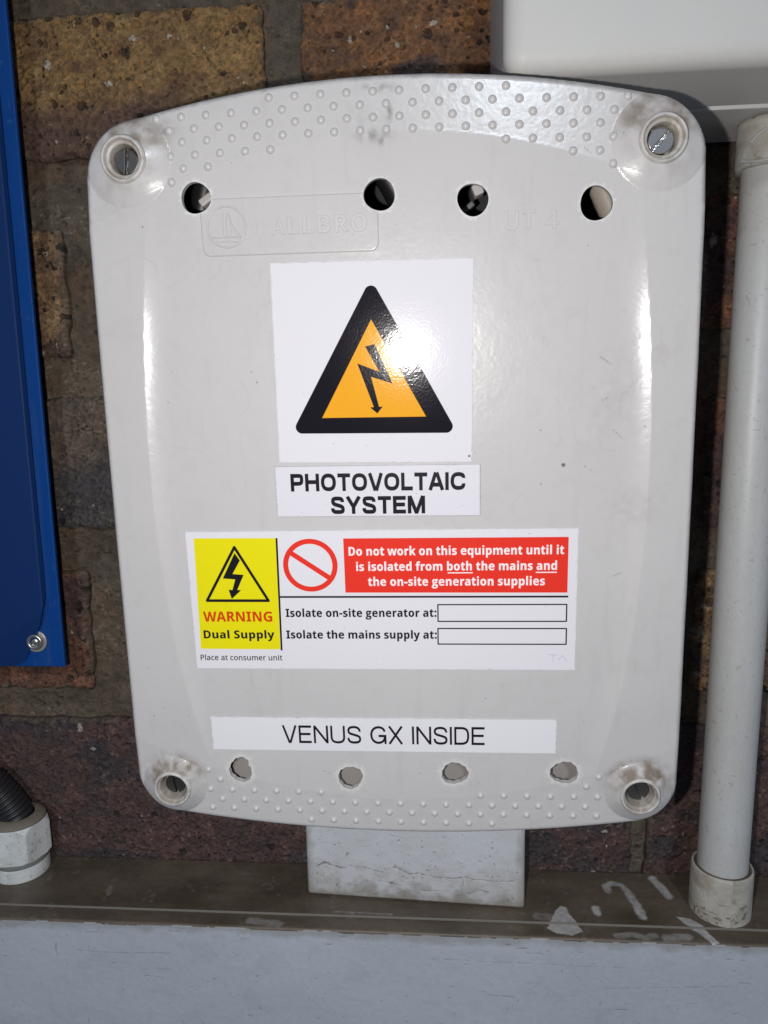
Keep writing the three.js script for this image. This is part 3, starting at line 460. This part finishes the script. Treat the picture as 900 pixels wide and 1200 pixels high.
// ---------------------------------------------------------------- trunking along the bottom
{
  const X0 = -330, X1 = 270, LEN = X1 - X0, TOP = -274;
  const t = thing('cable_trunking', 'wide pale cable trunking along the bottom with a dirt brown top', 'trunking', [X0, TOP, 0]);
  function sweep(pts, W, v0, V) {                    // profile points [z, y]; texture u along x, v along the profile
    const P = [], N = [], U = [], I = []; let s = v0;
    pts.forEach((p, i) => {
      if (i) s += Math.hypot(p[0] - pts[i - 1][0], p[1] - pts[i - 1][1]);
      const a = pts[Math.max(0, i - 1)], b = pts[Math.min(pts.length - 1, i + 1)], l = Math.hypot(b[0] - a[0], b[1] - a[1]), n = [0, (b[0] - a[0]) / l, -(b[1] - a[1]) / l];
      for (const x of [0, W]) { P.push(x * mm, p[1] * mm, p[0] * mm); N.push(...n); U.push(x / W, clamp(s / V, 0.001, 0.999)); }
    });
    for (let i = 0; i + 1 < pts.length; i++) { const a = i * 2; I.push(a, a + 2, a + 1, a + 1, a + 2, a + 3); }
    const g = new THREE.BufferGeometry(); g.setAttribute('position', new THREE.Float32BufferAttribute(P, 3)); g.setAttribute('normal', new THREE.Float32BufferAttribute(N, 3)); g.setAttribute('uv', new THREE.Float32BufferAttribute(U, 2)); g.setIndex(I); return g;
  }
  // wiped and chipped clean spots in the dirt of the top, in (x, z)
  const wob = (x, z, s) => (fbm(x / 3, z / 3, s, 3) - 0.5) * 2.6;
  const inPoly = (x, z, p) => { let c = false; for (let i = 0, j = p.length - 1; i < p.length; j = i++) if ((p[i][1] > z) !== (p[j][1] > z) && x < (p[j][0] - p[i][0]) * (z - p[i][1]) / (p[j][1] - p[i][1]) + p[i][0]) c = !c; return c; };
  const clean = (x, z) => {
    let k = 0; const w = wob(x, z, 7) * 0.55;
    const st = (pts, r, a) => { let d = 1e9; for (let i = 0; i + 1 < pts.length; i++) d = Math.min(d, seg2(x, z, pts[i][0], pts[i][1], pts[i + 1][0], pts[i + 1][1])); k = Math.max(k, a * sst(r + 0.8, r - 1.1, d + w) * (0.55 + 0.75 * fbm(x / 2.2, z / 2.2, 88, 3))); };
    st([[87.2, 19.5], [86.8, 15.5], [90.5, 12.6], [95.4, 14.2], [98.8, 22]], 1.9, 0.62); st([[98.2, 22], [100.2, 31], [100.6, 40]], 2.3, 0.8);
    st([[114.2, 7.5], [116.6, 14], [118.9, 22.8]], 2.5, 0.85); st([[77.8, 34.6], [78, 38]], 2.1, 0.95);
    const blob = [[50, 49], [53.5, 44.5], [56.5, 37.5], [59.5, 33.4], [62.2, 34.2], [63.6, 40.5], [66, 46], [68.5, 51], [62, 54], [55, 53]];
    if (inPoly(x + w * 0.7, z + w * 0.7, blob)) k = Math.max(k, 0.88);
    const wedge = [[118.2, 38.9], [125, 40], [129.5, 45], [134.2, 55.5], [130.6, 56.5], [126, 49], [121, 44.5]];
    if (inPoly(x + w * 0.5, z + w * 0.5, wedge)) k = Math.max(k, 0.8);
    st([[85, 53], [92, 51.5], [99, 53.5], [104, 52]], 1.9, 0.4); st([[109, 53], [120, 52]], 2.6, 0.42); st([[-190, 30], [-188, 36]], 1.6, 0.22); st([[-104, 51.5], [-88, 53]], 2.4, 0.34); st([[-60, 44], [-30, 44.6]], 0.5, 0.4); st([[47, 42], [58, 44]], 3, 0.2);
    return k;
  };
  const dirtAt = (x, z) => {
    const n = fbm(x / 24, z / 14, 3, 4), f = fbm(x / 2.2, z / 1.6, 9, 3), streak = fbm(x / 40, z / 2.4, 19, 3);
    let c = lerp3([0.078, 0.066, 0.049], [0.15, 0.13, 0.103], clamp(n * 1.5 - 0.3, 0, 1)); const k = 0.78 + 0.3 * f + 0.16 * (streak - 0.5);
    c = [c[0] * k * 1.12, c[1] * k * 1.02, c[2] * k * 0.98];
    const q = sst(0.7, 0.82, fbm(x / 4.5, z / 4.5, 29, 3)); c = lerp3(c, [0.2, 0.18, 0.15], q * 0.4);
    const cl = clean(x, z); return [...lerp3(c, [0.5, 0.5, 0.495], clamp(cl * (0.6 + 0.9 * f), 0, 1)), 0.45 + 0.25 * f - 0.2 * cl];
  };
  const topT = procTex(LEN, 46, 2.6, (x, v) => dirtAt(x + X0, v));
  part('trunking_base', mergeGeometries([sweep([[2.4, -20], [2.5, -0.2], [2.7, 0], [10, 0], [30, 0], [45.4, 0], [45.6, -0.3], [45.6, -150]], LEN, -17, 46)]), std({ map: topT.map, bumpMap: topT.bump, bumpScale: 0.00035, roughness: 0.44 }), t, null, 'dirt covered top of the trunking with wiped streaks');
  part('lid_seam', rbox(LEN, 3, 0.5, 0.15, 2), std({ color: rgb(0.2, 0.185, 0.16), roughness: 0.6 }), t, [LEN / 2, -1.35, 45.9], 'thin pale edge along the top');
  const FV = 150, cr = [], R = rng(404);
  for (let i = 0; i < 110; i++) { const x = R() * LEN, y = 13 + 90 * R() ** 1.6, l = 0.6 + 12 * R() ** 4; cr.push([x, y, x + l, y + (R() - 0.5) * 1.6, 0.08 + 0.14 * R(), 0.2 + 0.4 * R()]); }
  cr.push([130, 27, 165, 27.4, 0.12, 0.35], [165, 27, 186, 26.2, 0.12, 0.4], [320, 24, 420, 25, 0.1, 0.25], [120, 24, 121, 31, 0.2, 0.35], [410, 37, 470, 33, 0.12, 0.3]);
  const frontT = procTex(LEN, FV, 2.4, (x, v) => {
    const z = 46.2 + Math.min(v, 10); const edge = 10.5 + (fbm((x + X0) / 9, 3, 13, 5) - 0.5) * 1.9;
    if (v < edge) { const d = dirtAt(x + X0, z); return d; }
    const n = fbm(x / 50, v / 30, 23, 4), f = fbm(x / 2, v / 2, 33, 3), m = fbm(x / 9, v / 7, 43, 4);
    let c = lerp3([0.49, 0.53, 0.575], [0.44, 0.47, 0.51], clamp(n * 1.4 - 0.2, 0, 1)), h = 0.5 + 0.3 * (f - 0.5) + 0.3 * (m - 0.5);
    const near = sst(edge + 5, edge, v + (m - 0.5) * 8); c = lerp3(c, [0.27, 0.25, 0.22], near * 0.55);
    c = lerp3(c, [0.33, 0.33, 0.34], sst(0.55, 0.75, m) * 0.16);
    for (const s of cr) { if (x < s[0] - 1 || x > s[2] + 1) continue; const d = seg2(x, v, s[0], s[1], s[2], s[3]) + (f - 0.5) * 0.5; if (d < s[4] + 0.15) { c = lerp3(c, [0.16, 0.15, 0.14], s[5] * sst(s[4] + 0.15, s[4] - 0.1, d)); h -= 0.2; } }
    if (vn(x / 1.3, v / 1.3, 53) > 0.955) c = lerp3(c, [0.2, 0.19, 0.18], 0.5);
    const k = 0.96 + 0.08 * f; return [c[0] * k, c[1] * k, c[2] * k, h];
  });
  const prof = [[46.2, -0.95], [50, -0.95], [54.6, -0.95]]; for (let i = 1; i <= 5; i++) { const a = i / 5 * Math.PI / 2; prof.push([54.6 + 1.6 * Math.sin(a), -2.55 + 1.6 * Math.cos(a)]); } prof.push([56.2, -20], [56.2, -80], [56.2, -140]);
  part('trunking_lid', sweep(prof, LEN, 0, FV), std({ map: frontT.map, bumpMap: frontT.bump, bumpScale: 0.0005, roughness: 0.5 }), t, null, 'pale scratched front lid with a grimy upper edge');
}
// ---------------------------------------------------------------- upright trunking stub below the enclosure
{
  const p = thing('trunking_stub', 'short white painted trunking piece standing between the grey box and the trunking', 'trunking', [-17.5, -274, 0]);
  const cracks = [], R = rng(31); let y = 81;
  for (let x = 4; x < 112;) { const nx = x + 1.2 + 2.6 * R(), ny = clamp(y + (R() - 0.5) * 3.4, 77, 85); cracks.push([x, y, nx, ny]); x = nx; y = ny; }
  cracks.push([84, 81, 85.4, 87], [85.4, 87, 84, 93], [60, 92, 66, 93.4], [66, 93.4, 74, 92.6], [92, 90, 99, 92], [6, 83, 10, 80], [10, 80, 14, 82], [40, 89, 52, 91], [47, 62, 53, 63], [30, 70, 36, 69]);
  const tex = procTex(120, 110, 4, (x, v) => {      // v from the top edge downwards
    const n = fbm(x / 22, v / 18, 3, 4), f = fbm(x / 1.8, v / 1.8, 9, 3), m = fbm(x / 6, v / 5, 19, 4);
    let c = lerp3([0.63, 0.65, 0.68], [0.56, 0.565, 0.57], clamp(n * 1.5 - 0.25, 0, 1)), h = 0.5 + 0.5 * (m - 0.5) + 0.2 * (f - 0.5);
    const low = sst(76, 86, v + (m - 0.5) * 14); c = lerp3(c, [0.43, 0.415, 0.375], low * (0.25 + 0.25 * sst(0.42, 0.6, m))); c = lerp3(c, [0.2, 0.175, 0.13], sst(88, 101, v + (m - 0.5) * 14) * 0.7);
    c = lerp3(c, [0.26, 0.24, 0.2], sst(6, 0.5, Math.min(x, 118 - x) + (m - 0.5) * 8) * 0.6 * sst(40, 70, v));
    for (const s of cracks) { if (x < Math.min(s[0], s[2]) - 2 || x > Math.max(s[0], s[2]) + 2) continue; const d = seg2(x, v, ...s) + (f - 0.5) * 0.9; if (d < 0.3) { c = lerp3(c, [0.2, 0.18, 0.15], 0.5 * sst(0.3, 0.02, d) * sst(0.3, 0.5, m)); h -= 0.2; } }
    if (vn(x / 1.2, v / 0.9, 53) > 0.9 && m > 0.48) c = lerp3(c, [0.14, 0.13, 0.12], 0.6);
    return [...c, h];
  });
  const g = new THREE.BoxGeometry(1, 1, 1), body = rbox(117.5, 100, 33, 1.8, 3), q = body.attributes.position, uv = body.attributes.uv;
  for (let i = 0; i < q.count; i++) uv.setXY(i, clamp((q.getX(i) / mm + 59) / 120, 0, 1), clamp((50 - q.getY(i) / mm) / 110, 0, 1)); void g;
  const o = part('stub_cover', body, std({ map: tex.map, bumpMap: tex.bump, bumpScale: 0.0008, roughness: 0.6 }), p, [0, 50.4, 17.2], 'cracked white paint with a dirty lower edge'); o.rotation.y = -0.055;
}
// ---------------------------------------------------------------- rigid conduit on the right
{
  const c = thing('conduit_pipe', 'upright white plastic conduit with grimy couplings at the right edge', 'pipe', [142.6, -274, 30.5]);
  c.rotation.z = -0.0142;
  const pt = procTex(80, 340, 3, (x, v) => { const n = fbm(x / 12, v / 50, 3, 3), f = fbm(x / 1.6, v / 2.6, 6, 2), s = sst(0.86, 0.93, vn(x / 1.4, v / 1.4, 17)), lo = sst(60, 20, v + (fbm(x / 6, v / 9, 27) - 0.5) * 60); let q = lerp3([0.56, 0.57, 0.56], [0.5, 0.49, 0.46], clamp(n + lo * 0.4, 0, 1)); q = lerp3(q, [0.2, 0.18, 0.16], s * 0.3); const k = 0.96 + 0.08 * f; return [q[0] * k, q[1] * k, q[2] * k, 0.5 + 0.3 * (f - 0.5)]; });
  const pipe = lathe([[12.5, 6], [12.5, 120], [12.5, 240], [12.5, 340], [12.5, 372]], 56, 80, 340);
  part('pipe', pipe, phys({ map: pt.map, bumpMap: pt.bump, bumpScale: 0.00015, roughness: 0.42 }), c);
  const ct = (seed) => procTex(96, 30, 4, (x, v) => { const n = fbm(x / 6, v / 5, seed, 4), f = fbm(x / 1.4, v / 1.4, seed + 3, 3), p = sst(0.66, 0.78, vn(x / 1.6, v / 1.3, seed + 9)) * sst(20, 6, v) * sst(0.4, 0.6, n); let q = lerp3([0.5, 0.485, 0.43], [0.36, 0.325, 0.26], clamp(n * 1.7 - 0.4, 0, 1)); q = lerp3(q, [0.13, 0.11, 0.08], p * 0.75); return [...q, 0.5 + 0.5 * (n - 0.5) + 0.3 * (f - 0.5) - p * 0.2]; });
  const lowT = ct(5), hiT = ct(45);
  part('coupling', lathe([[15.2, 0], [15.35, 1], [15.3, 24], [15.1, 25.2], [14.6, 25.8], [14.1, 25.6], [13.7, 24.6], [13.6, 19], [12.4, 19]], 56, 96, 30), std({ map: lowT.map, bumpMap: lowT.bump, bumpScale: 0.0009, roughness: 0.75 }), c, null, 'grimy beige coupling standing on the trunking');
  part('dirt_ring', new THREE.TorusGeometry(13.1 * mm, 0.62 * mm, 8, 56).rotateX(Math.PI / 2), std({ color: rgb(0.09, 0.075, 0.055), roughness: 0.95 }), c, [0, 25.0, 0], 'dark grime between pipe and coupling');
  part('coupling', lathe([[12.4, 368], [14.2, 368], [14.9, 368.6], [15.2, 370], [15.2, 386], [15.0, 388.4], [12, 388.6]], 56, 96, 30), std({ map: hiT.map, color: rgb(1.12, 1.15, 1.2), bumpMap: hiT.bump, bumpScale: 0.0007, roughness: 0.6 }), c, null, 'upper coupling below the white cover');
  const cem = [tube([[-14.6, 371, 5], [-10, 369.2, 11.6], [-4, 369.8, 15], [4, 370.6, 15.2], [10, 369.6, 11.8]], 0.8, 40, 8), tube([[-5.5, 383, 14.6], [-6, 380, 14.5], [-3.5, 378.4, 15.1], [-0.5, 379.6, 15.5], [3, 382.4, 15.3]], 0.7, 30, 8), tube([[-12.6, 378, 8.8], [-10.6, 380.4, 11.2], [-8, 382.4, 13.2]], 0.7, 20, 8)];
  part('cement_bead', mergeGeometries(cem), std({ color: rgb(0.5, 0.5, 0.48), roughness: 0.5 }), c, null, 'squeezed out beads of pale cement');
}
// ---------------------------------------------------------------- corrugated hose and gland, lower left
{
  const h = thing('corrugated_conduit', 'black corrugated flexible conduit entering a white hexagonal gland at lower left', 'flexible conduit', [-249.2, -274, 15.4]);
  const curve = new THREE.CatmullRomCurve3([[0, 30, 0], [-1.5, 37, 0.5], [-9, 50, 2], [-24, 65, 4], [-50, 82, 5], [-84, 96, 5]].map((p) => new THREE.Vector3(p[0] * mm, p[1] * mm, p[2] * mm)));
  const len = curve.getLength() / mm, rings = Math.round(len / 2.5), prof = 8, P = [], U = [], I = [], m = 36, fr = curve.computeFrenetFrames(rings * prof, false);
  for (let i = 0; i <= rings * prof; i++) {
    const a = curve.getPointAt(i / (rings * prof)), r = (9.0 + 1.0 * Math.pow(0.5 + 0.5 * Math.cos(i / prof * Math.PI * 2), 0.6)) * mm;
    for (let k = 0; k <= m; k++) { const t = k / m * Math.PI * 2, n = fr.normals[i].clone().multiplyScalar(Math.cos(t) * r).addScaledVector(fr.binormals[i], Math.sin(t) * r).add(a); P.push(n.x, n.y, n.z); U.push(k / m, i / prof); }
  }
  for (let i = 0; i < rings * prof; i++) for (let k = 0; k < m; k++) { const a = i * (m + 1) + k, b = a + m + 1; I.push(a, a + 1, b, b, a + 1, b + 1); }
  const g = new THREE.BufferGeometry(); g.setAttribute('position', new THREE.Float32BufferAttribute(P, 3)); g.setAttribute('uv', new THREE.Float32BufferAttribute(U, 2)); g.setIndex(I); g.computeVertexNormals();
  part('hose', g, phys({ color: rgb(0.022, 0.022, 0.025), roughness: 0.42 }), h);
  const gt = procTex(60, 40, 4, (x, v) => { const n = fbm(x / 5, v / 5, 5, 4), f = fbm(x, v, 8, 2), s = sst(0.85, 0.93, vn(x / 1.3, v / 1.3, 12)); let q = lerp3([0.7, 0.735, 0.725], [0.56, 0.57, 0.54], clamp(n * 1.7 - 0.5, 0, 1)); q = lerp3(q, [0.16, 0.14, 0.11], s * 0.5); return [...q, 0.5 + 0.4 * (n - 0.5) + 0.2 * (f - 0.5)]; });
  const gm = phys({ map: gt.map, bumpMap: gt.bump, bumpScale: 0.0005, roughness: 0.45 });
  function nut(ap, z0, z1) {                          // hexagon whose corners are cut by a cone at both ends
    const n = 144, zs = [z0, z0 + 0.5, z0 + 1.2, z0 + 2, ...[0.25, 0.5, 0.75].map((t) => mix(z0, z1, t)), z1 - 4, z1 - 3, z1 - 2.2, z1 - 1.5, z1 - 0.9, z1 - 0.4, z1], P = [], U = [], I = [];
    const rad = (a, z) => { const b = ((a - 0.2 + Math.PI * 4) % (Math.PI / 3)) - Math.PI / 6; return Math.min(ap / Math.cos(b), ap + 0.25 + (z1 - z) * 0.75, ap + 0.9 + (z - z0) * 1.2); };
    zs.forEach((z) => { for (let i = 0; i <= n; i++) { const a = i / n * Math.PI * 2, r = rad(a, z); P.push(Math.cos(a) * r * mm, z * mm, -Math.sin(a) * r * mm); U.push(i / n * 2, z / 40); } });
    for (let j = 0; j + 1 < zs.length; j++) for (let i = 0; i < n; i++) { const a = j * (n + 1) + i, b = a + n + 1; I.push(a, a + 1, b, b, a + 1, b + 1); }
    const g = new THREE.BufferGeometry(); g.setAttribute('position', new THREE.Float32BufferAttribute(P, 3)); g.setAttribute('uv', new THREE.Float32BufferAttribute(U, 2)); g.setIndex(I); g.computeVertexNormals(); return g;
  }
  part('gland_nut', nut(15.4, 11.4, 32.6), gm, h, null, 'white hexagonal nut');
  part('gland_cap', lathe([[14.6, 32.2], [15.6, 32.6], [15.6, 33.3], [14.8, 34.3], [12.9, 35.3], [11, 36], [9.6, 35.6]], 48, 60, 40), std({ color: rgb(0.2, 0.175, 0.135), roughness: 0.85, bumpMap: gt.bump, bumpScale: 0.0006 }), h, null, 'dusty domed cap round the hose');
  part('gland_gasket', lathe([[14.8, 8.0], [15.3, 8.6], [15.3, 10.8], [14.8, 11.8]], 48), std({ color: rgb(0.2, 0.2, 0.19), roughness: 0.8 }), h, null, 'grey gasket below the nut');
  part('gland_collar', lathe([[15.0, 0], [15.5, 0.8], [15.4, 7.2], [14.7, 8.1]], 48), gm, h, null, 'white collar on the trunking');
}
renderer.render(scene, camera);
